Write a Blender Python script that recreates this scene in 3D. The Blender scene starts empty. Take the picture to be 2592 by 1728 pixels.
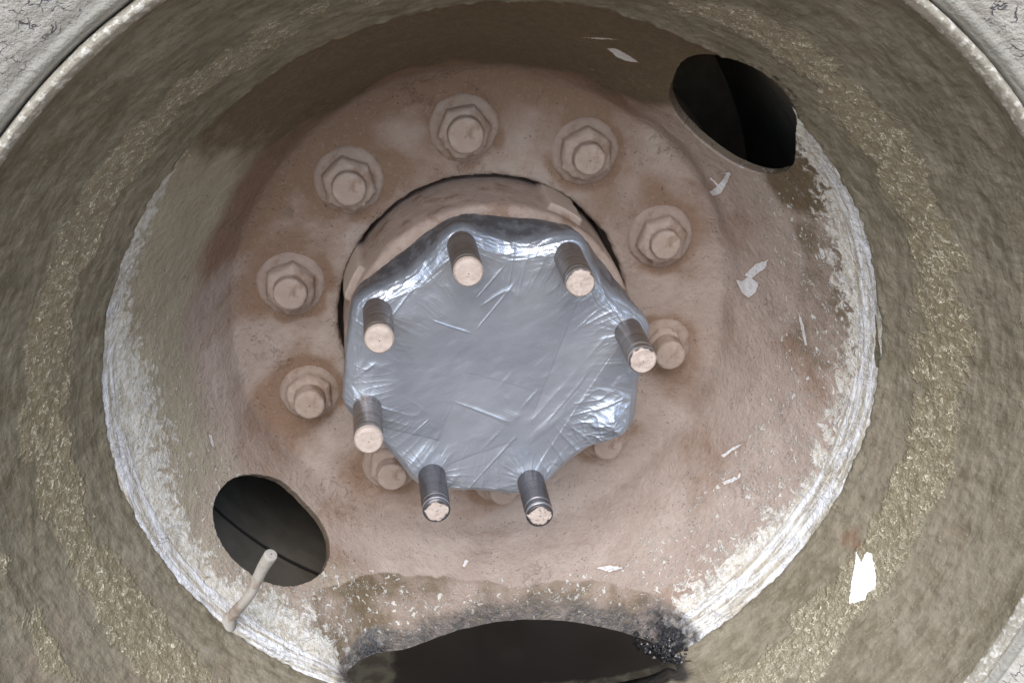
import bpy, math, random
import numpy as np
from mathutils import Matrix, Vector

scene = bpy.context.scene
COL = scene.collection
rad = math.radians
random.seed(4)

# ------------------------------------------------------------------ noise
def _hash(ix, iy, iz, seed):
    h = (ix * 374761393 + iy * 668265263 + iz * 2147483647 + seed * 1274126177) & 0xFFFFFFFF
    h = ((h ^ (h >> 13)) * 1274126177) & 0xFFFFFFFF
    h = ((h ^ (h >> 16)) * 2246822519) & 0xFFFFFFFF
    return ((h ^ (h >> 15)) & 0xFFFFFF) / float(0xFFFFFF)

def vnoise(P, seed=0):
    P = np.asarray(P, float)
    I = np.floor(P).astype(np.int64); F = P - I
    F = F * F * F * (F * (F * 6 - 15) + 10)
    x, y, z = I[..., 0], I[..., 1], I[..., 2]
    fx, fy, fz = F[..., 0], F[..., 1], F[..., 2]
    r = 0
    for a in (0, 1):
        for b in (0, 1):
            for c in (0, 1):
                r = r + _hash(x + a, y + b, z + c, seed) * (fx if a else 1 - fx) * (fy if b else 1 - fy) * (fz if c else 1 - fz)
    return r * 2 - 1

def fbm(P, seed=0, octv=3, gain=.5):
    r = 0; a = 1; t = 0
    for o in range(octv):
        r = r + a * vnoise(P * (2.03 ** o) + 7.3 * o, seed + o); t += a; a *= gain
    return r / t

def ridged(P, seed=0, octv=2):
    r = 0; a = 1; t = 0
    for o in range(octv):
        r = r + a * (1 - np.abs(vnoise(P * (2.1 ** o) + 3.7 * o, seed + o))) ** 3; t += a; a *= .5
    return r / t

def sstep(a, b, x):
    t = np.clip((x - a) / (b - a), 0, 1)
    return t * t * (3 - 2 * t)

# ------------------------------------------------------------------ objects
def link(o): COL.objects.link(o); return o

def make(name, V, F, mat, parent=None, loc=None, attrs=None, smooth=True, rot=None):
    me = bpy.data.meshes.new(name)
    V = np.asarray(V, np.float32).reshape(-1, 3); F = np.asarray(F, np.int32)
    k = F.shape[1]
    me.vertices.add(len(V)); me.vertices.foreach_set('co', V.ravel())
    me.loops.add(F.size); me.loops.foreach_set('vertex_index', F.ravel())
    me.polygons.add(len(F)); me.polygons.foreach_set('loop_start', np.arange(0, F.size, k, dtype=np.int32))
    me.update(calc_edges=True); me.validate()
    me.polygons.foreach_set('use_smooth', np.full(len(me.polygons), smooth, bool))
    for an, av in (attrs or {}).items():
        av = np.asarray(av, np.float32)
        if av.ndim == 2:
            at = me.attributes.new(an, 'FLOAT_VECTOR', 'POINT'); at.data.foreach_set('vector', av.ravel())
        else:
            at = me.attributes.new(an, 'FLOAT', 'POINT'); at.data.foreach_set('value', av.ravel())
    me.materials.append(mat)
    o = link(bpy.data.objects.new(name, me))
    if parent is not None: o.parent = parent
    o.location = loc if loc is not None else (0, 0, 0)
    if rot is not None: o.rotation_euler = rot
    return o

def grid_faces(n, m, closed=True):
    """n angular columns (closed), m rows; vertex index i*m+j"""
    i = np.arange(n if closed else n - 1)[:, None]; j = np.arange(m - 1)[None]
    i2 = (i + 1) % n
    return np.stack([i * m + j, i * m + j + 1, i2 * m + j + 1, i2 * m + j], -1).reshape(-1, 4)

def resample(pts, n, smooth=0):
    p = np.array(pts, float)
    d = np.r_[0, np.cumsum(np.hypot(*np.diff(p, axis=0).T))]
    t = np.linspace(0, d[-1], n)
    q = np.stack([np.interp(t, d, p[:, 0]), np.interp(t, d, p[:, 1])], -1)
    for _ in range(smooth):
        q[1:-1] = .25 * q[:-2] + .5 * q[1:-1] + .25 * q[2:]
    return q

def prof_normal(q):
    """unit normal of an (R, y) profile that runs outwards; points to the axis / to the viewer (-y)"""
    t = np.gradient(q, axis=0); t /= np.linalg.norm(t, axis=1)[:, None] + 1e-12
    return np.stack([t[:, 1], -t[:, 0]], -1)

TH0 = math.pi / 2 + .3
def angles(n): return TH0 + np.linspace(0, 2 * np.pi, n, endpoint=False)
def wrapdeg(d): return (d + 180) % 360 - 180

def poly_sdf(poly, X, Y):
    """signed distance, positive inside"""
    d2 = np.full(X.shape, 1e9); ins = np.zeros(X.shape, bool); n = len(poly)
    for k in range(n):
        x1, y1 = poly[k]; x2, y2 = poly[(k + 1) % n]
        ex, ey = x2 - x1, y2 - y1
        t = np.clip(((X - x1) * ex + (Y - y1) * ey) / (ex * ex + ey * ey + 1e-15), 0, 1)
        d2 = np.minimum(d2, (X - x1 - t * ex) ** 2 + (Y - y1 - t * ey) ** 2)
        c = ((y1 > Y) != (y2 > Y)) & (X < (x2 - x1) * (Y - y1) / (y2 - y1 + 1e-15) + x1)
        ins ^= c
    return np.where(ins, 1, -1) * np.sqrt(d2)

# ------------------------------------------------------------------ node helper
class NT:
    def __init__(s, name):
        s.m = bpy.data.materials.new(name); s.m.use_nodes = True
        s.t = s.m.node_tree; s.n = s.t.nodes; s.l = s.t.links
        s.b = s.n['Principled BSDF']; s.out = s.n['Material Output']
    def _in(s, sock, v):
        if v is None: return
        if isinstance(v, bpy.types.NodeSocket): s.l.new(v, sock)
        elif isinstance(v, (tuple, list)) and sock.type == 'RGBA' and len(v) == 3: sock.default_value = (*v, 1)
        else: sock.default_value = v
    def attr(s, name, vec=False):
        a = s.n.new('ShaderNodeAttribute'); a.attribute_name = name
        return a.outputs['Vector' if vec else 'Fac']
    def obj(s): return s.n.new('ShaderNodeTexCoord').outputs['Object']
    def vscale(s, v, sc, off=(0, 0, 0)):
        m = s.n.new('ShaderNodeMapping'); s._in(m.inputs['Vector'], v)
        m.inputs['Scale'].default_value = sc; m.inputs['Location'].default_value = off
        return m.outputs[0]
    def noise(s, v, scale, detail=4, rough=.55, dist=0, color=False):
        t = s.n.new('ShaderNodeTexNoise'); s._in(t.inputs['Vector'], v)
        t.inputs['Scale'].default_value = scale; t.inputs['Detail'].default_value = detail
        t.inputs['Roughness'].default_value = rough; t.inputs['Distortion'].default_value = dist
        return t.outputs['Color' if color else 'Fac']
    def voro(s, v, scale, feat='F1', out='Distance', rand=1):
        t = s.n.new('ShaderNodeTexVoronoi'); t.feature = feat; s._in(t.inputs['Vector'], v)
        t.inputs['Scale'].default_value = scale; t.inputs['Randomness'].default_value = rand
        return t.outputs[out]
    def wave(s, v, scale, direction='X', dist=0):
        t = s.n.new('ShaderNodeTexWave'); t.bands_direction = direction; s._in(t.inputs['Vector'], v)
        t.inputs['Scale'].default_value = scale; t.inputs['Distortion'].default_value = dist
        return t.outputs['Fac']
    def math(s, op, a, b=0.0, c=None, clamp=False):
        t = s.n.new('ShaderNodeMath'); t.operation = op; t.use_clamp = clamp
        s._in(t.inputs[0], a); s._in(t.inputs[1], b)
        if c is not None: s._in(t.inputs[2], c)
        return t.outputs[0]
    def add(s, a, b): return s.math('ADD', a, b)
    def mul(s, a, b): return s.math('MULTIPLY', a, b)
    def madd(s, a, b, c): return s.math('MULTIPLY_ADD', a, b, c)
    def ramp(s, v, a, b, lo=0.0, hi=1.0):
        t = s.n.new('ShaderNodeMapRange'); t.interpolation_type = 'SMOOTHSTEP'
        s._in(t.inputs['Value'], v)
        t.inputs['From Min'].default_value = a; t.inputs['From Max'].default_value = b
        t.inputs['To Min'].default_value = lo; t.inputs['To Max'].default_value = hi
        return t.outputs[0]
    def mix(s, f, a, b):
        t = s.n.new('ShaderNodeMix'); t.data_type = 'RGBA'
        s._in(t.inputs[0], f); s._in(t.inputs[6], a); s._in(t.inputs[7], b)
        return t.outputs[2]
    def lerp(s, f, a, b):
        t = s.n.new('ShaderNodeMix'); t.data_type = 'FLOAT'
        s._in(t.inputs[0], f); s._in(t.inputs[2], a); s._in(t.inputs[3], b)
        return t.outputs[0]
    def bump(s, h, strength=1.0, dist=.001, normal=None):
        t = s.n.new('ShaderNodeBump'); s._in(t.inputs['Strength'], strength)
        t.inputs['Distance'].default_value = dist; s._in(t.inputs['Height'], h)
        if normal is not None: s._in(t.inputs['Normal'], normal)
        return t.outputs[0]
    def set(s, **kw):
        M = dict(base='Base Color', rough='Roughness', metal='Metallic', normal='Normal', spec='Specular IOR Level',
                 coat='Coat Weight', coatr='Coat Roughness', ior='IOR', coatn='Coat Normal')
        for k, v in kw.items(): s._in(s.b.inputs[M[k]], v)
        return s.m

# palette (linear albedo)
TAN = (.352, .280, .238); TAN2 = (.420, .346, .300); KHAKI = (.33, .285, .21); OLIVE = (.150, .112, .064)
BROWN = (.190, .105, .058); WHITE = (.72, .71, .69); CREAM = (.58, .55, .47)

# ------------------------------------------------------------------ materials
def mat_disc():
    s = NT('dusty_disc_paint'); P = s.obj()
    cyl = s.attr('cyl', True)
    nA = s.noise(P, 9, 5, .6, .4); nB = s.noise(P, 38, 5, .6); nC = s.noise(P, 240, 4, .65); nD = s.noise(P, 900, 3, .6)
    mud = s.attr('mud'); kh = s.attr('khaki')
    base = s.mix(s.ramp(nB, .35, .68), TAN, TAN2)
    base = s.mix(s.mul(s.ramp(s.add(s.mul(s.attr('damp_shade'), .40), s.madd(nB, .35, nA)), .66, .92), .82), base, BROWN)          # brown wet blotches, plus shadow painted around the nuts
    base = s.mix(s.ramp(s.add(kh, s.madd(nB, .7, -.35)), .3, .75), base, s.mix(s.ramp(nA, .3, .7), KHAKI, (.385, .34, .25)))
    base = s.mix(s.ramp(s.add(mud, s.madd(nB, .8, -.4)), .35, .7), base, s.mix(s.ramp(nC, .3, .7), OLIVE, (.105, .074, .040)))
    base = s.mix(s.mul(s.ramp(nC, .5, .75), .30), base, (.24, .165, .12))
    base = s.mix(s.mul(s.ramp(s.noise(P, 480, 3, .65), .56, .72), .2), base, (.52, .43, .365))
    base = s.mix(s.mul(s.ramp(s.noise(P, 620, 3, .7), .58, .72), .45), base, (.16, .115, .085))
    pit = s.mul(s.ramp(s.voro(P, 420, 'F1'), .10, .22, 1, 0), s.ramp(s.noise(P, 85, 4, .65), .52, .62))
    base = s.mix(s.mul(pit, .65), base, (.12, .085, .06))
    scr = s.mul(s.ramp(s.math('ABSOLUTE', s.madd(s.noise(P, 70, 6, .72, .8), 1, -.5)), .002, .010, 1, 0), s.ramp(s.noise(P, 30, 3, .6), .54, .68))
    base = s.mix(s.mul(scr, .28), base, (.15, .11, .085))
    crease = s.attr('crease')
    base = s.mix(s.mul(crease, s.ramp(nA, .42, .62, .0, .4)), base, (.22, .175, .15))
    # --- white paint showing: scraped band by the rim, chips, curls
    band = s.attr('band'); streak = s.attr('streak'); chip = s.attr('chip'); flake = s.attr('flake')
    curl = s.math('ABSOLUTE', s.madd(s.noise(P, 95, 3.2, .62, 1.6), 1, -.5))
    curlm = s.mul(s.ramp(curl, .004, .035, 1, 0), s.ramp(s.noise(P, 46, 3, .6), .36, .6))
    bandm = s.ramp(s.add(s.mul(band, .55), s.noise(P, 135, 6, .72, .6)), .70, .80)
    bandcol = s.mix(s.ramp(s.noise(P, 300, 3, .6), .35, .65), (.60, .565, .48), (.74, .73, .70))
    bandcol = s.mix(s.mul(s.ramp(s.noise(P, 170, 5, .75, .5), .48, .60), .75), bandcol, (.42, .37, .285))
    bandcol = s.mix(s.mul(curlm, .7), bandcol, (.80, .79, .76))
    base = s.mix(s.mul(bandm, .9), base, bandcol)
    lines = s.noise(s.vscale(cyl, (5, 5, .8)), 1.0, 5, .72)
    strm = s.ramp(s.add(streak, s.madd(s.noise(P, 60, 4, .6), .8, -.4)), .38, .62)
    strcol = s.mix(s.ramp(lines, .40, .58), (.42, .375, .29), (.76, .77, .80))
    base = s.mix(s.mul(strm, .95), base, strcol)
    base = s.mix(s.ramp(s.attr('cut'), .5, 1, 0, .85), base, (.105, .078, .052))
    gouge = s.ramp(s.attr('gouge'), -.7, -.1)
    base = s.mix(gouge, base, (.14, .125, .08))
    spk = s.math('ABSOLUTE', s.madd(s.noise(P, 150, 3, .55, 1.2), 1, -.5))
    spm = s.mul(s.ramp(spk, .008, .022, 1, 0), s.ramp(s.add(s.mul(flake, .34), s.noise(P, 125, 3, .6)), .72, .79))
    spm = s.math('MAXIMUM', spm, s.ramp(s.add(s.mul(flake, .3), s.noise(P, 260, 2, .5, .5)), .83, .87))
    base = s.mix(s.mul(spm, .85), base, (.62, .60, .55))
    chm = s.ramp(s.add(chip, s.madd(s.noise(P, 420, 4, .65), 2.4, -1.2)), -.15, .15)
    edge = s.ramp(s.math('ABSOLUTE', s.add(s.attr('chip'), .35)), .1, .7, 1, 0)
    base = s.mix(s.mul(edge, .6), base, (.30, .17, .10))
    base = s.mix(chm, base, s.mix(s.ramp(nC, .4, .7), (.70, .70, .71), (.60, .585, .57)))
    # --- oil film above the puddle
    oil = s.ramp(s.add(s.attr('oil'), s.madd(nB, .7, -.35)), .25, .75)
    oilh = s.math('MAXIMUM', s.mul(oil, s.ramp(nC, .3, .62, .55, 1)), s.ramp(s.add(s.attr('oil'), s.madd(s.noise(P, 110, 5, .7), 1.6, -.8)), .75, 1.35))
    base = s.mix(oilh, base, s.mix(s.ramp(s.add(s.attr('oil'), s.madd(s.noise(P, 110, 5, .7), 1.2, -.6)), .8, 1.3), (.085, .078, .074), (.018, .018, .02)))
    r = s.lerp(s.math('MAXIMUM', chm, strm), .82, .42)
    r = s.lerp(s.math('MAXIMUM', spm, s.mul(curlm, bandm)), r, .4)
    r = s.lerp(oil, r, .16)
    h = s.madd(pit, -.5, s.madd(scr, -.15, s.madd(nD, .24, s.madd(nC, .85, s.mul(nB, .7)))))
    h = s.madd(spm, .35, h); h = s.madd(s.mul(curlm, bandm), .4, h)
    h = s.madd(chm, -.25, h); h = s.madd(s.mul(lines, strm), .35, h); h = s.madd(gouge, -.5, h)
    nrm = s.bump(h, .85, .0019)
    return s.set(base=base, rough=r, normal=nrm, spec=.4, coat=s.mul(oil, .6), coatr=.08)

def mat_barrel():
    s = NT('caked_rim_mud'); P = s.obj(); cyl = s.attr('cyl', True)
    nA = s.noise(P, 11, 4, .6); nB = s.noise(P, 60, 5, .62); nC = s.noise(P, 260, 4, .62); nD = s.noise(P, 800, 3, .6)
    st = s.noise(s.vscale(cyl, (16, 16, .55)), 1.0, 5, .6, .3)
    lump = s.voro(P, 130, 'SMOOTH_F1')
    gold = s.attr('gold')
    gm = s.ramp(s.add(s.mul(gold, .5), s.noise(P, 42, 5, .66, .4)), .655, .73)
    base = s.mix(s.ramp(nB, .3, .7), (.180, .156, .108), (.128, .106, .066))
    base = s.mix(s.ramp(s.madd(st, .6, s.mul(nA, .4)), .40, .62), base, (.235, .206, .150))
    base = s.mix(s.mul(s.ramp(nA, .55, .75), .5), base, (.18, .125, .085))
    base = s.mix(s.mul(s.ramp(nC, .5, .7), .6), base, (.105, .085, .055))
    base = s.mix(s.mul(s.ramp(s.noise(P, 520, 3, .65), .56, .70), .5), base, (.32, .285, .22))
    base = s.mix(s.mul(gm, .85), base, s.mix(s.ramp(nC, .4, .65), (.20, .168, .10), (.27, .232, .145)))
    gc = s.math('ABSOLUTE', s.madd(s.noise(P, 165, 3.5, .6, 1.4), 1, -.5))
    glint_paint = s.mul(gm, s.mul(s.ramp(gc, .008, .040, 1, 0), s.ramp(s.noise(P, 260, 2, .5), .44, .54)))
    base = s.mix(s.mul(glint_paint, .9), base, (.78, .71, .52))  # sky glints off the wet mud painted in as pale curls
    h0 = s.mul(glint_paint, .8)
    lip = s.attr('lip')
    lm = s.ramp(s.add(lip, s.madd(nC, .8, -.4)), .35, .65)
    base = s.mix(s.mul(lm, .8), base, s.mix(s.ramp(s.noise(P, 260, 3, .6), .5, .62), (.36, .335, .28), (.66, .64, .58)))
    chip = s.ramp(s.add(s.attr('chip'), s.madd(s.noise(P, 420, 4, .65), 2.6, -1.3)), -.15, .15)
    rust = s.attr('rust')
    base = s.mix(s.mul(rust, s.ramp(nB, .3, .6)), base, (.20, .115, .07))
    base = s.mix(chip, base, (.86, .87, .87))
    oil = s.ramp(s.add(s.attr('oil'), s.madd(nB, .5, -.25)), .3, .75)
    base = s.mix(oil, base, (.03, .028, .025))
    r = s.lerp(gm, .78, s.ramp(nC, .35, .6, .55, .2)); r = s.lerp(lm, r, .45); r = s.lerp(chip, r, .5); r = s.lerp(oil, r, .2)
    glint = s.noise(P, 480, 2, .6)
    h = s.madd(s.mul(glint, gm), .4, h0) if 1 else s.madd(s.mul(glint, gm), .5, s.mul(nC, 0))
    h = s.madd(nC, s.lerp(gm, .55, .75), s.add(h, s.madd(nB, .8, s.madd(lump, -.5, s.madd(st, .7, s.mul(nD, .12))))))
    nrm = s.bump(h, s.lerp(chip, .8, .25), .0021)
    s.set(base=base, rough=r, normal=nrm, spec=.45)
    return s.set(coat=s.math('MAXIMUM', s.mul(gm, .9), s.mul(lm, .7)), coatr=.10, coatn=nrm)

def mat_mud(name, a, b, dark=(.16, .115, .085), bscale=1.0, pale=None):
    s = NT(name); P = s.obj()
    nB = s.noise(P, 70, 5, .6); nC = s.noise(P, 330, 4, .65); nD = s.noise(P, 1100, 3, .6)
    base = s.mix(s.ramp(nB, .35, .68), a, b)
    base = s.mix(s.mul(s.ramp(nC, .52, .75), .45), base, dark)
    base = s.mix(s.mul(s.ramp(s.noise(P, 52, 4, .65), .50, .64), .6), base, (.20, .115, .065))
    if pale: base = s.mix(s.attr('pale'), base, pale)
    h = s.madd(nC, .55, s.madd(nB, .6, s.mul(nD, .15)))
    return s.set(base=base, rough=.85, spec=.35, normal=s.bump(h, .7, .0012 * bscale))

def mat_tyre():
    s = NT('dusty_cracked_rubber'); P = s.obj()
    nA = s.noise(P, 14, 4, .6); nB = s.noise(P, 90, 4, .6); nC = s.noise(P, 420, 4, .65)
    warp = s.vscale(P, (1, 1, 1)); 
    va = s.n.new('ShaderNodeVectorMath'); va.operation = 'MULTIPLY_ADD'
    s._in(va.inputs[0], s.noise(P, 60, 3, .6, 0, True)); va.inputs[1].default_value = (.02, .02, .02); s._in(va.inputs[2], warp)
    crack = s.voro(va.outputs[0], 165, 'DISTANCE_TO_EDGE')
    cm = s.mul(s.ramp(crack, .01, .06, 1, 0), s.ramp(s.noise(P, 110, 3, .6), .46, .6))
    cm = s.mul(cm, s.attr('wall'))
    base = s.mix(s.ramp(nB, .35, .65), (.435, .415, .37), (.52, .50, .455))
    base = s.mix(s.mul(s.ramp(nA, .5, .72), .45), base, (.35, .33, .28))
    base = s.mix(s.mul(s.attr('strip'), .8), base, (.27, .262, .23))
    base = s.mix(s.mul(cm, .9), base, (.10, .10, .13))
    h = s.madd(cm, -.8, s.madd(nC, .8, s.madd(s.noise(P, 190, 4, .6), .9, s.mul(nB, .6))))
    return s.set(base=base, rough=.62, spec=.4, normal=s.bump(h, .8, .0018))

def mat_tape():
    s = NT('silver_duct_tape'); P = s.obj()
    nA = s.noise(P, 30, 3, .5); nB = s.noise(P, 160, 4, .6)
    rot = s.n.new('ShaderNodeMapping'); s._in(rot.inputs['Vector'], P); rot.inputs['Rotation'].default_value = (0, rad(-32), 0)
    w1 = s.wave(rot.outputs[0], 330, 'X', .4); w2 = s.wave(rot.outputs[0], 190, 'Z', .4)
    base = s.mix(s.ramp(nA, .35, .65), (.37, .405, .47), (.435, .47, .535))
    base = s.mix(s.attr('strip'), base, (.30, .33, .385))
    shade_dirt = s.mul(s.attr('shade_dirt'), s.ramp(nB, .3, .6, .5, 1))
    base = s.mix(s.mul(shade_dirt, .9), base, (.085, .078, .082))  # shade of the skirt painted near-black into the tape colour
    spk = s.mul(s.ramp(s.noise(P, 420, 3, .5), .68, .74), s.attr('shade_dirt'))
    base = s.mix(spk, base, (.38, .27, .2))
    h = s.madd(w1, .5, s.madd(w2, .35, s.mul(nB, .6)))
    n1 = s.bump(h, .16, .0004)
    return s.set(base=base, metal=.6, rough=s.madd(nB, .10, .26), normal=n1, spec=.5)

def mat_stud():
    s = NT('oily_stud_steel'); P = s.obj()
    cap = s.attr('cap'); ax = s.attr('ax'); sd = s.attr('seed')
    v = s.n.new('ShaderNodeVectorMath'); v.operation = 'ADD'; s._in(v.inputs[0], P)
    cx = s.n.new('ShaderNodeCombineXYZ'); s._in(cx.inputs[0], sd); s._in(cx.inputs[1], sd); s._in(v.inputs[1], cx.outputs[0])
    Q = v.outputs[0]
    n1 = s.noise(Q, 220, 4, .65); n2 = s.noise(Q, 700, 3, .6)
    bands = s.noise(s.vscale(Q, (10, 260, 10)), 1.0, 3, .6)
    steel = s.mix(s.ramp(bands, .38, .62), (.21, .18, .165), (.31, .27, .245))
    steel = s.mix(s.mul(s.ramp(n1, .5, .7), .5), steel, (.17, .11, .075))
    steel = s.mix(s.mul(s.ramp(sd, .3, .9), .75), steel, (.10, .10, .115))
    dust = s.mix(s.ramp(n1, .3, .7), (.45, .365, .31), (.53, .445, .39))
    dust = s.mix(s.mul(s.ramp(n2, .54, .68), s.attr('chipped')), dust, (.20, .17, .17))
    cm = s.ramp(s.add(cap, s.mul(s.madd(n1, 2, -1), s.attr('chipped'))), -.08, .08)
    steel = s.mix(s.attr('ring'), steel, (.75, .74, .74))
    base = s.mix(cm, steel, dust)
    thr = s.mul(s.wave(P, 190, 'Y', .15), s.math('SUBTRACT', 1, cm))
    h = s.madd(thr, s.madd(sd, .9, .15), s.madd(cm, .7, s.madd(n1, .4, s.mul(bands, .5))))
    return s.set(base=base, metal=s.lerp(cm, .7, 0), rough=s.lerp(cm, .34, .88), normal=s.bump(h, .6, .0006))

def mat_plain(name, a, rough=.8, metal=0, n=40, b=None, bumpd=.001):
    s = NT(name); P = s.obj(); f = s.noise(P, n, 4, .6)
    base = s.mix(s.ramp(f, .35, .65), a, b or tuple(x * .75 for x in a))
    return s.set(base=base, rough=rough, metal=metal, normal=s.bump(f, .5, bumpd))

def mat_oil():
    s = NT('black_gear_oil'); P = s.obj()
    n = s.noise(P, 120, 3, .5); e = s.attr('edge')
    m = s.ramp(s.add(e, s.madd(s.noise(P, 90, 5, .65), 1.0, -.5)), .45, .8)
    base = s.mix(m, (.012, .011, .010), s.mix(s.ramp(n, .4, .6), (.05, .048, .036), (.03, .026, .02)))
    return s.set(base=base, rough=s.lerp(m, .13, .4), spec=.22, normal=s.bump(s.mul(n, m), .5, .0006))

M_DISC, M_BARREL, M_TYRE, M_TAPE, M_STUD, M_OIL = mat_disc(), mat_barrel(), mat_tyre(), mat_tape(), mat_stud(), mat_oil()
M_NUT = mat_mud('dust_caked_nut', (.37, .285, .236), (.425, .34, .288), (.22, .155, .115))
M_WASHER = mat_mud('dust_caked_washer', (.31, .235, .192), (.37, .29, .242), (.19, .13, .095))
M_HUB = mat_mud('dust_caked_hub', (.365, .28, .235), (.425, .335, .285), (.21, .15, .115), pale=(.50, .41, .345))
M_VALVE = mat_mud('dusty_valve_rubber', (.36, .335, .30), (.42, .39, .35), (.25, .21, .175), .4)
M_DARK = mat_plain('dark_inner_metal', (.26, .20, .15), .75, 0, 60)
M_GROUND = mat_plain('packed_dirt', (.20, .145, .098), .95, 0, 6, (.155, .11, .074), .01)

# ------------------------------------------------------------------ wheel geometry constants (metres; axis along y, viewer at -y)
RJ, YJ = .2130, .1048
SLOPE = .639                                   # barrel: dR/dy
Y_FLANGE, R_BORE = .2195, .0900
STUD_R, STUD_TIP, STUD_BASE, STUD_PH = .0776, .1021, .1405, .2132
NUT_R, NUT_TIP, NUT_PH = .1203, .2012, -.2638
POOL_Z = -.1872
ROOT = Vector((0, .11, -.5))

wheel = link(bpy.data.objects.new('truck_wheel', None)); wheel.location = ROOT
wheel['label'] = 'mud caked truck wheel with ten dusty lug nuts and two oval hand holes'
wheel['category'] = 'wheel'
W = -ROOT                                      # local offset of parts built in world coordinates

def part(name, V, F, mat, parent=wheel, attrs=None, smooth=True):
    o = make(name, V, F, mat, parent, W if parent is wheel else (0, 0, 0), attrs, smooth)
    return o

# hand holes: outline as (theta deg, R) on the cone
HOLES = [
 [(56.08,.1849),(59.12,.2001),(58.7,.2076),(56.74,.2122),(52.36,.2184),(47.44,.2163),(42.92,.2127),(37.95,.2054),(33.27,.1963),(31.51,.186),(33.44,.1777),(38.59,.1729),(43.11,.1696),(47.59,.1709),(52.21,.1764)],
 [(-155.15,.1902),(-155.95,.1817),(-153.7,.1736),(-148.27,.1665),(-140.78,.1643),(-133.03,.1668),(-129.3,.1717),(-128.33,.1771),(-129.01,.1836),(-132.18,.1895),(-135.32,.1928),(-139.73,.1951),(-144.06,.1963),(-149.3,.1946),(-152.36,.1934)]]
KS = 2.18
class Hole:
    def __init__(s, pts, seed):
        p = np.array(pts); s.tc = p[:, 0].mean(); s.rc = (p[:, 1].min() + p[:, 1].max()) / 2; s.seed = seed
        a = np.radians(p[:, 0] - s.tc) * s.rc; b = (p[:, 1] - s.rc) * KS
        ph = np.arctan2(b, a); rho = np.hypot(a, b)
        A = s.basis(ph); s.c = np.linalg.solve(A.T @ A + 1e-3 * np.eye(A.shape[1]), A.T @ rho)
    def basis(s, ph):
        return np.stack([np.ones_like(ph)] + [f(k * ph) for k in (1, 2, 3, 4) for f in (np.cos, np.sin)], -1)
    def local(s, thd, R):
        return np.radians(wrapdeg(thd - s.tc)) * s.rc, (R - s.rc) * KS
    def rho(s, ph):
        q = np.stack([np.cos(ph) * 9, np.sin(ph) * 9, np.full_like(ph, s.seed)], -1)
        return s.basis(ph) @ s.c + .00055 * fbm(q, s.seed, 3, .7)
    def snap(s, thd, R):
        a, b = s.local(thd, R); ph = np.arctan2(b, a); d = np.hypot(a, b) - s.rho(ph)
        rr = s.rho(ph)
        return d, s.tc + np.degrees(rr * np.cos(ph) / s.rc), s.rc + rr * np.sin(ph) / KS
HO = [Hole(h, 11 + i) for i, h in enumerate(HOLES)]

CHIPS = [
 [(68.96,.1878),(68.06,.1895),(65.57,.1882),(62.85,.1865),(64.49,.1843),(66.6,.1847)],
 [(73.82,.1909),(71.35,.1935),(69.11,.1957),(71.09,.1924)],
 [(32.4,.1714),(32.08,.1725),(27.27,.1643),(26.25,.1598),(27.22,.1583),(28.33,.1624)],
 [(31.34,.1627),(31.36,.1636),(29.32,.165),(29.18,.1641)],
 [(32.29,.1672),(32.51,.1726),(31.97,.1717)],
 [(5.05,.1597),(5.16,.1625),(6.86,.1651),(5.99,.1689),(3.49,.1675),(1.66,.1648),(2.3,.1624)],
 [(6.99,.1638),(10.31,.1684),(12.33,.1743),(10.08,.1723),(6.41,.1659)],
 [(3.41,.1836),(.84,.1859),(-3.08,.1879),(-3.07,.1869),(.15,.1849)],
 [(17.39,.1946),(17.21,.1961),(15.62,.1966),(15.08,.1948)],
 [(-33.51,.1739),(-30.08,.1759),(-27.37,.1788),(-30.1,.1769),(-33.36,.1752)],
 [(-37.26,.1798),(-34.34,.1823),(-34.39,.1836),(-37.35,.181)],
 [(-34.14,.1831),(-32.72,.1824),(-33.23,.1835),(-34.07,.1838)],
 [(-69.74,.1782),(-66.95,.179),(-64.38,.182),(-67.5,.1811)],
 [(-97.8,.1666),(-97.04,.1675),(-98.1,.1699),(-98.47,.169)],
 [(-166.21,.177),(-165.28,.1764),(-162.63,.1773),(-164.04,.178)]]
GOUGE = [(7.41,.2106),(4.26,.2113),(2.28,.2122),(-.82,.2130),(-.97,.2116),(.8,.2107),(2.38,.2111)]
RIMCHIP = [(-28.81,.2266),(-29.69,.2298),(-27.8,.2292),(-27.59,.2311),(-28.45,.2334),(-29.74,.2362),(-31.02,.238),(-32.28,.2369),(-33.29,.2378),(-34.45,.2362),(-35.41,.2347),(-32.66,.231)]
def chip_field(polys, thd, R, cap=6.0):
    out = np.full(thd.shape, -cap)
    for p in polys:
        c0 = sum(q[0] for q in p) / len(p)
        x = np.radians(wrapdeg(thd - c0)) * .19; y = R * KS
        pl = [(math.radians(q[0] - c0) * .19, q[1] * KS) for q in p]
        near = (np.abs(x) < .03) & (np.abs(y - sum(q[1] for q in pl) / len(pl)) < .05)
        out[near] = np.maximum(out[near], poly_sdf(pl, x[near], y[near]) * 1000)
    return np.clip(out, -cap, cap)

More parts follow.
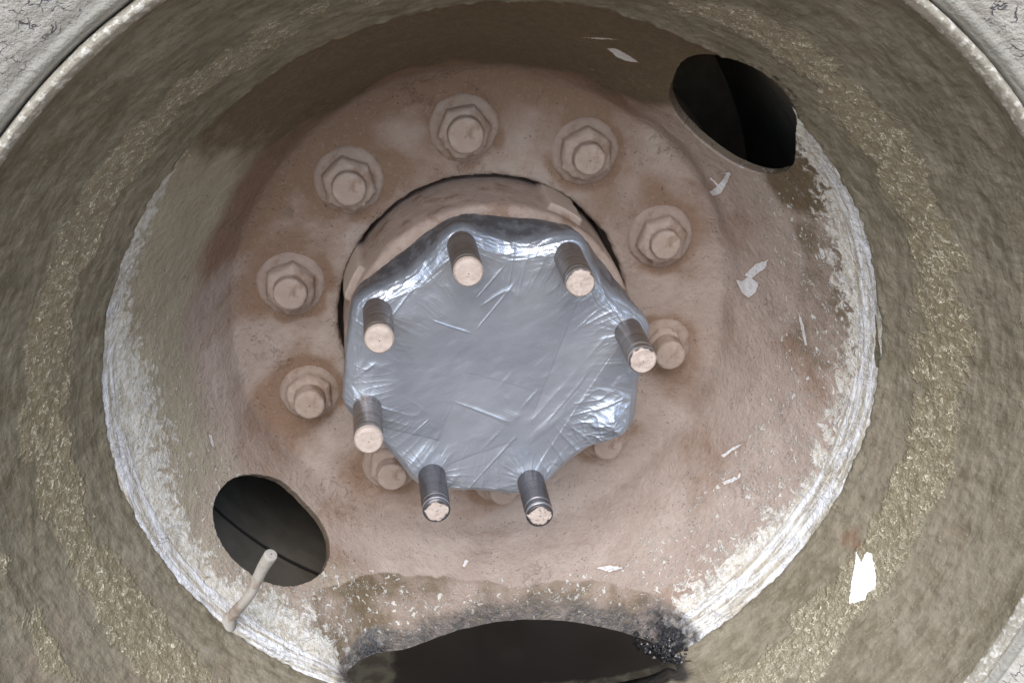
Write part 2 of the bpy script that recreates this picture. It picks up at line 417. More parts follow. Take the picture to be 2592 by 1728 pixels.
def revolve(name, prof, n, mat, disp=None, attrs=None, holes=(), wall=.008, parent=wheel, thk_dir=1):
    """surface of revolution about y from an (R, y) profile running outwards, with displacement and holes"""
    q = np.asarray(prof); m = len(q); nv = prof_normal(q); th = angles(n)
    TH = np.repeat(th[:, None], m, 1); R = np.repeat(q[None, :, 0], n, 0); Y = np.repeat(q[None, :, 1], n, 0)
    thd = wrapdeg(np.degrees(TH))
    kill = np.zeros((n, m), bool)
    Rn = R.copy(); Tn = TH.copy()
    for h in holes:
        d, ts, rs = h.snap(thd, R)
        inside = d < 0
        k4 = inside.copy()
        # vertices inside that touch an outside neighbour are pulled on to the outline
        nb = np.zeros_like(inside)
        for sh in (1, -1):
            nb |= ~np.roll(inside, sh, 0)
        o = ~inside
        nb[:, 1:] |= o[:, :-1]; nb[:, :-1] |= o[:, 1:]
        for sh in (1, -1):
            ro = np.roll(o, sh, 0); nb[:, 1:] |= ro[:, :-1]; nb[:, :-1] |= ro[:, 1:]
        edge = inside & nb
        Tn[edge] = np.radians(ts[edge]); Rn[edge] = rs[edge]
        kill |= inside
    if len(holes):
        o = np.argsort(q[:, 0])
        moved = kill
        Y = np.where(moved, np.interp(Rn, q[o, 0], q[o, 1]), Y)
    TH, R = Tn, Rn; thd = wrapdeg(np.degrees(TH))
    P = np.stack([R * np.cos(TH), Y, R * np.sin(TH)], -1)
    NR = np.repeat(nv[None, :, 0], n, 0); NY = np.repeat(nv[None, :, 1], n, 0)
    N = np.stack([NR * np.cos(TH), NY, NR * np.sin(TH)], -1)
    if disp is not None:
        P = P + N * disp(P, thd, R, Y)[..., None]
    F = grid_faces(n, m)
    kf = kill.ravel()
    if len(holes): F = F[~kf[F].all(1)]
    V = P.reshape(-1, 3); Nf = N.reshape(-1, 3)
    A = {k: v.reshape(-1) for k, v in (attrs(P, thd, R, Y) if attrs else {}).items()}
    A['cyl'] = np.stack([np.cos(TH), np.sin(TH), np.cumsum(np.r_[0, np.hypot(*np.diff(q, axis=0).T)])[None].repeat(n, 0) * 400], -1).reshape(-1, 3)
    if len(holes):                                          # sheet thickness at the cut edge
        e = np.concatenate([F[:, [0, 1]], F[:, [1, 2]], F[:, [2, 3]], F[:, [3, 0]]])
        key = np.sort(e, 1); u, inv, cnt = np.unique(key, axis=0, return_inverse=True, return_counts=True)
        be = e[(cnt[inv.ravel()] == 1)]
        be = be[kf[be].all(1)]
        rows = 3; ids = np.unique(be); mp = {int(v): i for i, v in enumerate(ids)}; base = len(V); L = len(ids)
        newV = [V]; newF = [F]
        for r_ in range(1, rows + 1):
            newV.append(V[ids] - Nf[ids] * wall * r_ / rows)
            for k in list(A): A[k] = np.concatenate([A[k], A[k][ids]])
        A['cut'] = np.concatenate([np.zeros(base), np.ones(rows * L)]); A['cut'][ids] = .5
        for a, b in be:
            pa, pb = int(a), int(b)
            for r_ in range(rows):
                na, nb_ = base + r_ * L + mp[int(a)], base + r_ * L + mp[int(b)]
                newF.append(np.array([[pb, pa, na, nb_]])); pa, pb = na, nb_
        V = np.concatenate(newV); F = np.concatenate(newF)
    used = np.zeros(len(V), bool); used[F.ravel()] = True
    idx = np.cumsum(used) - 1
    return make(name, V[used], idx[F], mat, parent, W if parent is wheel else (0, 0, 0), {k: v[used] for k, v in A.items()})

# ------------------------------------------------------------------ disc
DISC = resample([(.0915,.232),(.0905,.2225),(.0918,.2197),(.096,.2193),(.147,.2195),(.1525,.2190),(.1575,.2135),(.165,.1990),(.190,.1505),(.205,.1215),(.2095,.1126),(.2127,.1060),(.2150,.1046)], 250, 3)
for _ in range(60): DISC[80:200] = np.r_[DISC[80:81], .25 * DISC[80:198] + .5 * DISC[81:199] + .25 * DISC[82:200], DISC[199:200]]
DTH = [-180,-165,-157,-147,-135,-123,-116,-63,-53,-43,-31,-22,-14,-2,11,20,28.5,38,60,125,144,154,162,170,180]
DRI = [.1930,.1957,.1984,.1991,.1964,.1925,.1925,.2004,.1972,.1988,.1995,.1984,.1968,.1950,.1953,.1975,.2009,.2060,.2140,.2140,.2114,.2035,.2015,.1958,.1930]
def disc_disp(P, thd, R, Y):
    d = .0011 * fbm(P * 22, 3, 3) + .00045 * fbm(P * 90, 5, 3)
    crease = np.exp(-((R - .1545 - .003 * fbm(P * 14, 9, 2)) / .0028) ** 2)
    d -= .0007 * crease * sstep(-.3, .4, fbm(P * 9, 23, 2))
    d += .0022 * fbm(P * 13, 25, 2) * sstep(.148, .156, R) * sstep(.185, .165, R)
    d += .0016 * np.exp(-((R - .1605 - .004 * fbm(P * 11, 19, 2)) / .0035) ** 2) * sstep(-.3, .5, fbm(P * 12, 21, 2))
    bore = np.exp(-((R - .0905) / .0022) ** 2)
    d += bore * (.0009 * fbm(P * 260, 31, 3) + .0006 * fbm(P * 70, 33, 2))
    d -= .010 * np.exp(-((P[..., 0] + .092) / .020) ** 2 - ((P[..., 2] + .182) / .016) ** 2) * sstep(.2125, .206, R)
    edge = sstep(.205, .2135, R)
    d += edge * .0006 * fbm(P * np.array([300, 300, 300]), 41, 2)
    return d
def disc_attrs(P, thd, R, Y):
    low = fbm(P * 16, 51, 3)
    ri = np.interp(thd, DTH, DRI)
    band = np.clip((R - ri + .007 + .006 * low) / (.2135 - ri + .004), 0, 1) ** .9 * (R > .17)
    band = band * np.interp(thd, [-180,-128,-117,-112,-66,-61,-45,45,62,128,140,180], [1,1,.55,0,0,.9,1,.95,0,0,.75,1])
    stk = sstep(.2055, .2085, R + .0008 * low + np.interp(thd, [-75, -62, -45, -10, 20, 40], [0, .003, .0035, .0025, .001, 0])) * np.interp(thd, [-180,-170,-155,-140,-118,-114,-62,-58,-20,8,30,48,150,172,180], [.72,.85,1,1,.8,0,0,1,1,.95,.7,0,.35,.62,.72])
    z = P[..., 2]; x = P[..., 0]
    mud = sstep(20, 75, thd) * sstep(160, 105, thd) * sstep(.146, .176, R + .014 * low) * 1.15
    mud = np.maximum(mud, .75 * sstep(.176, .190, R) * sstep(14, 30, thd) * sstep(80, 50, thd))
    mud = np.maximum(mud, .55 * sstep(.178, .188, R + .008 * low) * sstep(-14, 0, thd) * sstep(30, 18, thd))
    line = np.interp(x, [-.125,-.1196,-.071,-.0435,.0132,.0684,.0933,.12], [-.150,-.146,-.1584,-.1684,-.1751,-.170,-.1678,-.175])
    splash = sstep(.0006, -.0016, z - line - .0025 * fbm(P * 60, 61, 3)) * sstep(-.135, -.118, x) * sstep(.115, .085, x)
    mud = np.maximum(mud, .56 * splash)
    kh = np.interp(thd, [-180,-150,-110,-60,-30,0,30,60,110,140,180], [.75,.6,.35,.2,.15,.25,.35,.5,.6,.85,.75]) * sstep(.158, .185, R)
    oil = .9 * sstep(.017, .0, z - POOL_Z) * sstep(-.098, -.07, x + .02 * low) * sstep(.118, .104, x) * (y_in := (Y < .2)) * np.interp(x, [-.1,-.05,.03,.08,.105], [.75,.85,.8,1.05,1.15])
    oil = np.maximum(oil, 1.35 * np.exp(-((x + .088) / .020) ** 2 - ((z - POOL_Z - .002) / .0075) ** 2))
    oil = np.maximum(oil, 1.6 * np.exp(-((x - .098) / .017) ** 2 - ((z - POOL_Z - .003) / .0115) ** 2))
    fl = np.interp(thd, [-180,-150,-115,-60,-20,15,35,60,150,180], [.62,.6,.72,.66,.6,.66,.5,.0,.15,.62]) * sstep(.168, .180, R) * sstep(.2135, .208, R)
    fl = np.maximum(fl, .5 * splash)
    fl = np.where(band > .6, 0, fl)
    cr = np.exp(-((R - .1545 - .003 * fbm(P * 14, 9, 2)) / .0030) ** 2)
    damp_shade = np.zeros_like(R); low_d = fbm(P * 45, 57, 3) * 1.6
    for i_ in range(10):
        a_ = NUT_PH + i_ * math.pi / 5; wt = np.interp(math.degrees(a_) % 360, [0, 40, 130, 180, 220, 345, 360], [.7, .8, 1.1, 1, .9, .5, .7])
        dx, dz = P[..., 0] - NUT_R * 1.07 * math.cos(a_), P[..., 2] - NUT_R * 1.07 * math.sin(a_) - .003
        rho_ = np.hypot(P[..., 0] - NUT_R * math.cos(a_), P[..., 2] - NUT_R * math.sin(a_))
        damp_shade = np.maximum(damp_shade, .75 * wt * np.exp(-(np.hypot(dx, dz) / .033) ** 2))
        damp_shade = np.maximum(damp_shade, wt * 1.25 * np.exp(-((rho_ - .0195) / .0075) ** 2) * (.62 + .5 * low_d))  # stain ring that also carries the painted shadow around each nut
    damp_shade = np.maximum(damp_shade, .95 * np.exp(-((R - .160) / .022) ** 2) * sstep(35, 70, thd) * sstep(175, 150, thd))  # shade falloff at the top of the cone painted in brown
    return dict(damp_shade=damp_shade, band=band, streak=stk, mud=mud, khaki=kh, oil=np.clip(oil, 0, 1.6), flake=fl, crease=cr, chip=chip_field(CHIPS, thd, R), gouge=chip_field([GOUGE], thd, R))
revolve('disc', DISC, 1600, M_DISC, disc_disp, disc_attrs, HO, .0055)

# ------------------------------------------------------------------ rim barrel with lip
def r0(y): return RJ + SLOPE * (YJ - y)
def bank(thd, y):
    """silt piled in the lowest part of the barrel: it holds the oil back"""
    a = np.interp(wrapdeg(np.asarray(thd, float)), [-180, -128, -119, -106, -90, -78, -70, -64.5, -60, 180], [0, 0, .022, .040, .046, .036, .0285, .022, 0, 0])
    return a * np.clip((.1055 - y) / .02, 0, 1) * sstep(.0, .056, y)
BAR = [(RJ + .0050, YJ + .0035), (RJ + .0012, YJ + .0022), (RJ - .0008, YJ + .0008)]
BAR += [(r0(y) - .0011, y) for y in np.linspace(YJ - .0008, .012, 40)]
BAR += [(.2728,.0070),(.2745,.0025),(.2765,-.0004),(.2785,-.0006),(.2798,.0012),(.2801,.005),(.279,.011)]
BAR = resample(BAR, 230, 1)
def bar_disp(P, thd, R, Y):
    low = fbm(P * 20, 71, 3); cl = fbm(P * 75, 73, 3); fine = fbm(P * 210, 75, 2)
    inb = sstep(.2745, .268, R)
    a = 1 + .7 * sstep(-30, 10, thd) * sstep(110, 60, thd)
    Q = np.stack([np.cos(np.radians(thd)) * 13, np.sin(np.radians(thd)) * 13, R * 190], -1)
    d = inb * (.0012 * low + .0004 * a * cl + .0003 * fine + .0006 * fbm(Q, 77, 3)) + (1 - inb) * .0003 * cl
    ring = .2335 + .0015 * low
    d += .0005 * np.exp(-((R - ring) / .008) ** 2) + .0008 * np.exp(-((R - .258 - .001 * low) / .004) ** 2)
    e = np.exp(-((Y - YJ) / .0028) ** 2)
    d += e * (.0011 * fbm(P * 240, 79, 3) + .0007 * fbm(P * 55, 81, 2))
    d += bank(thd, Y)
    return d
def bar_attrs(P, thd, R, Y):
    low = fbm(P * 22, 91, 3)
    g = np.exp(-(np.abs(R - .2338 - .002 * low) / .0080) ** 2) * np.interp(thd, [-180,-150,-110,-60,-10,12,30,60,75,100,135,180], [.9,.95,.95,.95,.95,.9,.85,.6,.15,.35,.88,.9])
    g = np.maximum(g, .7 * np.exp(-((R - .2585 - .002 * low) / .004) ** 2) * np.interp(thd, [-180,-165,-150,-125,-100,180], [0,.5,1,1,0,0]))
    lip = sstep(.2725, .2752, R)
    x, z = P[..., 0], P[..., 2]
    oil = sstep(.004, -.002, z - POOL_Z) * sstep(.080, .092, Y) * sstep(-59, -64, thd) * sstep(-125, -119, thd)
    c0 = -31; rust = np.exp(-(wrapdeg(thd + 28.5) / 2.2) ** 2 - ((R - .2235) / .004) ** 2)
    return dict(gold=g, lip=lip, oil=oil, chip=chip_field([RIMCHIP], thd, R), rust=rust)
revolve('rim', BAR, 1600, M_BARREL, bar_disp, bar_attrs, HO[:1], .004)
# inner half of the rim, seen through the hand holes, with its groove
INN = resample([(.2195,.112),(.2205,.150),(.2215,.205),(.2222,.2250),(.2275,.2256),(.2275,.2284),(.2223,.2290),(.2230,.30),(.2235,.40)], 400, 0)
def mat_inner():
    s = NT('dull_inner_rim'); P = s.obj(); f = s.noise(P, 50, 4, .6)
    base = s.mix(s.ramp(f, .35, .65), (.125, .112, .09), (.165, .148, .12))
    base = s.mix(s.attr('groove_shade'), base, (.012, .010, .009))  # shade inside the groove painted near-black
    return s.set(base=base, rough=.85, normal=s.bump(f, .4, .001))
revolve('inner_barrel', INN, 240, mat_inner(), None, lambda P, thd, R, Y: dict(groove_shade=sstep(.2243, .2252, Y) * sstep(.2297, .2289, Y)))
DRUM = resample([(.02,.262),(.150,.262),(.172,.268),(.180,.280),(.181,.392),(.236,.398),(.237,.404)], 90, 1)  # drum; its outer back plate is added to shut light out
revolve('brake_drum_light_stop', DRUM, 240, M_DARK)

# ------------------------------------------------------------------ tyre
TY = [(.2775,.020),(.2803,.013),(.2806,.007),(.2818,.0022),(.2838,-.0006),(.2858,-.0012),(.2868,-.0006),(.2880,-.0010),(.2920,-.0042),(.302,-.0095),(.330,-.022),(.370,-.032),(.410,-.030),(.445,-.016),(.470,.008),(.486,.020),(.5,.026),(.502,.030),(.502,.20),(.5,.206),(.47,.222),(.41,.255),(.34,.245),(.29,.22),(.281,.21)]
TYP = np.concatenate([resample(TY[:11], 130, 1), resample(TY[10:], 150, 2)[1:]])
def ty_disp(P, thd, R, Y):
    d = .0006 * fbm(P * 40, 101, 3) + .0003 * fbm(P * 140, 103, 3)
    d = d * (.3 + .7 * sstep(.287, .292, R))
    lug = sstep(.35, .5, np.abs(((thd / 9.0 + 3.2 * np.abs(Y - .115)) % 1) - .5) * 2 * .62) * sstep(.488, .5, R) * sstep(.018, .045, np.abs(Y - .115))
    return d - .012 * lug
def ty_attrs(P, thd, R, Y):
    return dict(wall=sstep(.287, .290, R), strip=sstep(.2815, .283, R) * sstep(.2878, .2865, R))
revolve('tyre', TYP, 900, M_TYRE, ty_disp, ty_attrs)

# ------------------------------------------------------------------ hub with pads and studs
HUBP = resample([(.004,.1475),(.070,.1475),(.0745,.150),(.0758,.160),(.0775,.170),(.0862,.176),(.0868,.180),(.0868,.236),(.088,.262)], 120, 1)
PADS = [57, 152, 228, 300]
HUBPAD = []
def hub_disp(P, thd, R, Y):
    d = .0005 * fbm(P * 40, 111, 3) + .0003 * fbm(P * 160, 113, 2)
    pad = 0
    for c_ in PADS:
        pad = np.maximum(pad, sstep(7.6, 6.8, np.abs(wrapdeg(thd - c_ - .8 * fbm(P * 50, 117, 2)))))
    HUBPAD.append(pad * sstep(.1845, .1860, Y))
    return d + .0036 * pad * sstep(.1845, .1860, Y)
def hub_out(prof, n):
    pass
q = HUBP; nv = -prof_normal(q)                    # this profile runs outwards AND away from the viewer: flip
def hub_mesh():
    n = 480; m = len(q); th = angles(n); TH = np.repeat(th[:, None], m, 1); R = q[None, :, 0].repeat(n, 0); Y = q[None, :, 1].repeat(n, 0)
    thd = wrapdeg(np.degrees(TH)); P = np.stack([R * np.cos(TH), Y, R * np.sin(TH)], -1)
    t = np.gradient(q, axis=0); t /= np.linalg.norm(t, axis=1)[:, None]
    NR, NY = t[:, 1], -t[:, 0]
    d = hub_disp(P, thd, R, Y)
    N = np.stack([NR[None] * np.cos(TH), NY[None].repeat(n, 0), NR[None] * np.sin(TH)], -1)
    P = P + N * d[..., None]
    return P.reshape(-1, 3), grid_faces(n, m)
hv, hf = hub_mesh()
hub = part('axle_hub', hv, hf, M_HUB, attrs=dict(pale=HUBPAD[0].reshape(-1)))
STUD_LEN = [.0384, .0395, .0384, .0380, .0400, .0392, .0384]
def stud_mesh(length, r, seed, chipped, dark):
    n = 64; capn = 16
    pr = [(r, .010), (r, -length * .55), (r * .985, -length * .57), (r, -length * .60), (r, -length + .0075), (r * .93, -length + .0070), (r * .93, -length + .0062), (r * .985, -length + .0055), (r * .985, -length + .0012), (r * .93, -length + .0002), (r * .86, -length)]
    pr = np.concatenate([resample(pr, 70), np.stack([np.linspace(r * .84, .0003, capn), np.full(capn, -length - .0002)], -1)])
    m = len(pr); th = np.linspace(0, 2 * np.pi, n, endpoint=False)
    R = pr[None, :, 0].repeat(n, 0); Y = pr[None, :, 1].repeat(n, 0); T = th[:, None].repeat(m, 1)
    P = np.stack([R * np.cos(T), Y, R * np.sin(T)], -1)
    face = sstep(r * .93, r * .84, R)
    nz = fbm(P * 260 + seed * 9, seed, 3)
    P[..., 1] -= face * (.0005 * nz + .0004)
    cap = np.where(Y < -length + .004, (.95 - R / r) * 2.2 + (0.35 if chipped < .5 else (-.08 if chipped < .7 else -.42)), -1.0)
    k = n * m
    ring = np.exp(-((Y + length - .0016) / .0005) ** 2) + .5 * np.exp(-((Y + length - .0066) / .0004) ** 2)
    A = dict(ring=ring.reshape(-1), cap=cap.reshape(-1), ax=Y.reshape(-1), seed=np.full(k, dark), chipped=np.full(k, chipped))
    return P.reshape(-1, 3), grid_faces(n, m), A
k_ = 0
for i in range(8):
    if i == 7: continue                                     # the eighth is short and covered by the tape
    a = STUD_PH + i * math.pi / 4
    chipped = {0: .55, 1: .5, 2: .12, 3: .12, 4: .35, 5: .8, 6: 1.0}[i]
    dark = {0: .25, 1: .2, 2: .35, 3: .2, 4: .1, 5: 1.0, 6: 1.0}[i]
    v, f, A = stud_mesh(STUD_LEN[i] + .0, .0081, 20 + i, chipped, dark)
    o = make('stud', v, f, M_STUD, hub, (STUD_R * math.cos(a), STUD_BASE, STUD_R * math.sin(a)), A)
# ------------------------------------------------------------------ lug nuts
def ring_mesh(prof, n, radial, disp, lid=True):
    m = len(prof); th = np.linspace(0, 2 * np.pi, n, endpoint=False); T = th[:, None].repeat(m, 1)
    Rr = prof[None, :, 0].repeat(n, 0); Y = -prof[None, :, 1].repeat(n, 0)
    R = radial(T, Rr, prof[None, :, 2].repeat(n, 0)) if radial else Rr
    P = np.stack([R * np.cos(T), Y, R * np.sin(T)], -1)
    nrm = P.copy(); nrm[..., 1] = 0; nrm /= np.linalg.norm(nrm, axis=-1, keepdims=True) + 1e-9
    top = sstep(.3, .95, 1 - Rr / Rr.max())[..., None]
    nrm = nrm * (1 - top) + np.array([0, -1, 0]) * top
    P = P + nrm * disp(P)[..., None]
    return P.reshape(-1, 3), grid_faces(n, m)
def prof3(pts, n):
    p = np.array(pts, float); d = np.r_[0, np.cumsum(np.hypot(*np.diff(p[:, :2], axis=0).T))]; t = np.linspace(0, d[-1], n)
    return np.stack([np.interp(t, d, p[:, c]) for c in range(3)], -1)
NUTW = {0: ('buried', -8), 1: ('nut', 12), 2: ('nut', 24), 3: ('nut', 6), 4: ('nut', 40), 5: ('nut', 20), 6: ('half', 30), 7: ('half', 12), 8: ('half', 0), 9: ('half', 22)}
for i in range(10):
    kind, ph = NUTW[i]; a = NUT_PH + i * math.pi / 5
    loc = Vector((NUT_R * math.cos(a), Y_FLANGE, NUT_R * math.sin(a))) + W
    so = np.array([i * 3.1, i * 1.7, i * 2.3])
    soft = {'nut': .35, 'half': .7, 'buried': .9}[kind]
    rs = {'nut': .94, 'half': .86, 'buried': .74}[kind]; hs = {'nut': 1, 'half': .8, 'buried': .62}[kind]
    lumps = {'nut': 1.0, 'half': 1.6, 'buried': 2.2}[kind]
    def drip(P):                                            # crumbs of mud along the lower side
        low = sstep(.2, -.9, P[..., 2] / .016) * (1 if kind == 'nut' else .5)
        return lumps * (.00045 * fbm(P * 160 + so, 121, 3) + .0011 * fbm(P * 75 + so, 123, 2) + low * .0018 * np.maximum(0, fbm(P * 380 + so, 131, 2)))
    hexr = lambda T, Rr, k: rs * Rr * ((1 - k) + k * (((1 - soft * .6) * .866 / np.cos(((T - math.radians(ph)) % (math.pi / 3)) - math.pi / 6)) + soft * .6 * .95))
    nut = make('lug_nut', *ring_mesh(prof3([(.0176, -.001, 1), (.0174, .0078 * hs, 1), (.0164, .0096 * hs, .9), (.0142, .0110 * hs, .35), (.0122, .0116 * hs, .1), (.0095, .0118 * hs, 0), (.002, .0119 * hs, 0)], 60), 132, hexr, drip), M_NUT, wheel, loc)
    wr = {'nut': .0200, 'half': .0180, 'buried': .0165}[kind]
    make('washer', *ring_mesh(prof3([(wr + .0016, -.002, 0), (wr + .0004, .0008, 0), (wr - .0008, .0018, 0), (wr * .85, .0026, 0), (.010, .0030, 0)], 30), 120, None, lambda P: .0007 * fbm(P * 90 + so, 141, 3) + .0003 * fbm(P * 300 + so, 143, 2)), M_WASHER, nut)
    L = (Y_FLANGE - NUT_TIP) + {0: .001, 1: -.0005, 2: .0015, 6: .001}.get(i, 0)
    sr = {1: .0092, 2: .0094, 3: .0106, 4: .0098, 5: .0100}.get(i, .0096)
    make('wheel_stud', *ring_mesh(prof3([(sr + .0006, .004, 0), (sr + .0002, .0125, 0), (sr, L - .0014, 0), (sr - .0006, L - .0004, 0), (sr - .002, L, 0), (.003, L + .0003, 0), (.0004, L + .0002, 0)], 44), 96, None, lambda P: .00030 * fbm(P * 260 + so, 151, 3) + .00035 * fbm(P * 110 + so, 153, 2)), M_NUT, nut)
# ------------------------------------------------------------------ valve stem
def tube(path, radii, n=40, sub=60):
    p = np.array(path, float); d = np.r_[0, np.cumsum(np.linalg.norm(np.diff(p, axis=0), axis=1))]; t = np.r_[np.linspace(0, d[-2], sub - 8), np.linspace(d[-2], d[-1], 9)[1:]]
    c = np.stack([np.interp(t, d, p[:, k]) for k in range(3)], -1)
    for _ in range(8): c[1:-9] = .25 * c[:-10] + .5 * c[1:-9] + .25 * c[2:-8]
    r = np.interp(t, d, radii); tg = np.gradient(c, axis=0); tg /= np.linalg.norm(tg, axis=1)[:, None]
    u = np.cross(tg, [0, 0, 1.0]); u /= np.linalg.norm(u, axis=1)[:, None]; v = np.cross(tg, u)
    a = np.linspace(0, 2 * np.pi, n, endpoint=False)
    P = c[None] + r[None, :, None] * (np.cos(a)[:, None, None] * u[None] + np.sin(a)[:, None, None] * v[None])
    P = P + .0002 * fbm(P * 300, 161, 3)[..., None]
    return P.reshape(-1, 3), grid_faces(n, sub)
VB, VT = np.array((-.1680, .1095, -.1330)), np.array((-.1348, .092, -.0765))
vd = VT - VB
pts = [VB - vd * .1, VB, VB + vd * .06, VB + vd * .12, VB + vd * .5 + np.array((.0012, -.003, -.0010)), VB + vd * .80, VB + vd * .90, VT - vd * .01, VT, VT + vd * .002]
part('valve_stem', *tube(pts, [.0066, .0060, .0044, .0033, .0029, .0034, .0037, .0039, .0034, .0004]), M_VALVE)

# ------------------------------------------------------------------ duct tape over the hub end
def tape():
    n, mf, ms = 1200, 210, 90
    th = angles(n); thd = wrapdeg(np.degrees(th))
    ph = np.degrees(STUD_PH)
    seg = (thd - ph) / 45.0; k = np.floor(seg).astype(int); fr = seg - k
    mid = np.array([.0738, .0722, .0722, .0830, .0792, .0808, .0750, .0825])        # pulled in between studs (sector k..k+1)
    rm = mid[k % 8]; lobe = np.array([.0905, .0905, .0890, .0900, .0885, .0890, .0890, .0925])
    l0, l1 = lobe[k % 8], lobe[(k + 1) % 8]
    s = np.sin(np.pi * fr); w = s ** .8
    rf = (l0 * (1 - fr) + l1 * fr) * (1 - w) + rm * w
    def smooth_ring(v, k_):
        for _ in range(k_): v = .25 * np.roll(v, 1) + .5 * v + .25 * np.roll(v, -1)
        return v
    rf = smooth_ring(rf, 500)
    rf += .0006 * fbm(np.stack([np.cos(th) * 6, np.sin(th) * 6, th * 0], -1), 201, 3)
    c = np.cos(np.radians(22.5)) / np.cos(np.radians((fr - .5) * 45))
    rb = .0878 * (c * .92 + .08) * np.interp(thd, [-180, -130, -60, 0, 40, 60, 180], [1, .985, .985, 1.005, 1.01, 1.015, 1])
    rb = smooth_ring(rb, 900)
    # rows: front face, fold, skirt, tuck
    tf = np.linspace(0, 1, mf) ** .9
    R = np.concatenate([tf[None] * rf[:, None] * .985, np.zeros((n, ms))], 1)
    Y = np.full(R.shape, STUD_BASE + .0005)
    u = np.linspace(0, 1, ms + 1)[1:]
    upw = np.interp(thd, [-180, -150, -30, 0, 20, 155, 180], [.5, .3, .3, .6, 1, 1, .5])[:, None]
    f0 = rf[:, None] * .985 - .003 * upw; bev = sstep(0, .36, u)[None]
    skirt_r = np.maximum(rb[:, None], rf[:, None] + .002)
    sk = f0 + .0085 * bev * (.5 + .5 * upw) + (skirt_r - f0 - .0085 * (.5 + .5 * upw)) * sstep(.22, .85, u)[None]
    sk = np.where(u[None] > .86, sk - (u[None] - .86) * .012, sk)
    R[:, :mf] = tf[None] * f0
    R[:, mf:] = sk; Y[:, mf:] = STUD_BASE + .0005 + (.0082 * np.sin(np.clip(u / .36, 0, 1) * np.pi / 2 - np.pi / 2) + .0082 + .0205 * np.clip((u - .26) / .74, 0, 1) ** 1.1)[None]
    T = th[:, None].repeat(R.shape[1], 1)
    P = np.stack([R * np.cos(T), Y, R * np.sin(T)], -1)
    x, z = P[..., 0], P[..., 2]
    face = np.concatenate([np.ones(mf), sstep(.25, 0, u)])[None].repeat(n, 0)
    d = .0007 * fbm(P * 28, 211, 2)
    radial_edge = R / rf[:, None]
    # stretch creases around every stud
    for i in range(8):
        a = STUD_PH + i * math.pi / 4; sx, sz = STUD_R * math.cos(a), STUD_R * math.sin(a)
        dx, dz = x - sx, z - sz; rho = np.hypot(dx, dz); f = np.arctan2(dz, dx)
        q3 = np.stack([np.cos(f) * 3.2, np.sin(f) * 3.2, rho * 45 + i * 5], -1)
        q4 = np.stack([np.cos(f) * 7, np.sin(f) * 7, rho * 60 + i * 9], -1)
        amp = np.exp(-((rho - .012) / .013) ** 2)
        if i == 7:
            d += .0024 * np.exp(-(rho / .017) ** 2) * (ridged(np.stack([x * 95 + z * 60, z * 170 - x * 40, x * 0], -1), 351, 2) - .4)
        if i == 7: amp = .9 * np.exp(-(rho / .019) ** 2)
        d += amp * (.0007 * (ridged(q3, 220 + i, 2) - .45) + .0002 * (ridged(q4, 240 + i, 2) - .45)) * np.clip(.6 + .8 * vnoise(np.stack([np.cos(f) * 1.5, np.sin(f) * 1.5, rho * 0 + i * 3.3], -1), 300), .1, 1.3)
        d += (.0022 if i != 7 else .0075) * np.exp(-(rho / .0125) ** 2)
    # pull wrinkles that run along the folded edge (upper edges mostly)
    ee = R - rf[:, None]; ew = np.exp(-((ee - .001) / .0065) ** 2)
    up = np.interp(thd, [-180, -150, -60, -10, 20, 150, 172, 180], [.45, .4, .35, .6, 1, 1, .6, .45])[:, None]
    q5 = np.stack([np.cos(T) * 4.0, np.sin(T) * 4.0, ee * 300 + .8 * np.sin(T * 5)], -1)
    q6 = np.stack([np.cos(T) * 6, np.sin(T) * 6, ee * 620 + .8 * np.sin(T * 8)], -1)
    d += ew * up * (.0014 * (ridged(q5, 260, 2) - .45) + .0006 * (ridged(q6, 262, 2) - .45))
    # radial puckers of the middle face
    q7 = np.stack([np.cos(T) * 9, np.sin(T) * 9, R * 30], -1)
    d += .0006 * sstep(.5, .85, radial_edge) * (ridged(q7, 270, 2) - .4)
    # creases across the face
    d += .00032 * fbm(np.stack([x * 70 + z * 30, z * 110 - x * 60, x * 0], -1), 280, 3)
    # random sharp creases in the thin tape
    for sd_, (fx, fz, rot_, am) in enumerate(((16, 120, .5, .0005), (14, 105, -.7, .00045), (22, 150, 1.3, .0003), (14, 95, 2.3, .0004))):
        xr, zr = x * math.cos(rot_) - z * math.sin(rot_), x * math.sin(rot_) + z * math.cos(rot_)
        qc = np.stack([xr * fx, zr * fz, x * 0 + sd_ * 7], -1)
        d += am * np.maximum(0, (1 - np.abs(vnoise(qc, 320 + sd_))) ** 6 - .3) * sstep(.18, .55, vnoise(np.stack([x * 38, z * 38, x * 0 + sd_ * 3], -1), 340 + sd_)) * 1.6
    tone = np.zeros_like(x)
    # strip edges (each strip lies on the one before)
    def strip(x1, z1, x2, z2, h):
        ex, ez = x2 - x1, z2 - z1; L = math.hypot(ex, ez); ex /= L; ez /= L
        t = ((x - x1) * ex + (z - z1) * ez) / L; nn = -(x - x1) * ez + (z - z1) * ex
        tone[...] += h / .0003 * .5 * sstep(-.0003, .0003, nn) * sstep(-.02, .05, t) * sstep(1.02, .95, t) * np.exp(-np.maximum(0, nn) / .03)
        return h * sstep(-.0003, .0003, nn) * np.exp(-np.maximum(0, nn) / .02) * sstep(-.02, .05, t) * sstep(1.02, .95, t)
    d += strip(.079, .022, .015, -.075, .0003) + strip(.020, -.030, .048, .040, .00022)
    d += strip(-.072, -.029, -.036, -.043, .00032) + strip(-.036, -.060, .010, -.047, .0002) + strip(-.02, .0, .03, -.02, .0001)
    d += strip(.03, -.065, .058, -.088, .0003)
    sag = -.0012 * np.exp(-(R / .05) ** 2)
    d = d + sag
    inward = np.concatenate([np.zeros(mf), sstep(0, .35, u)])[None].repeat(n, 0)
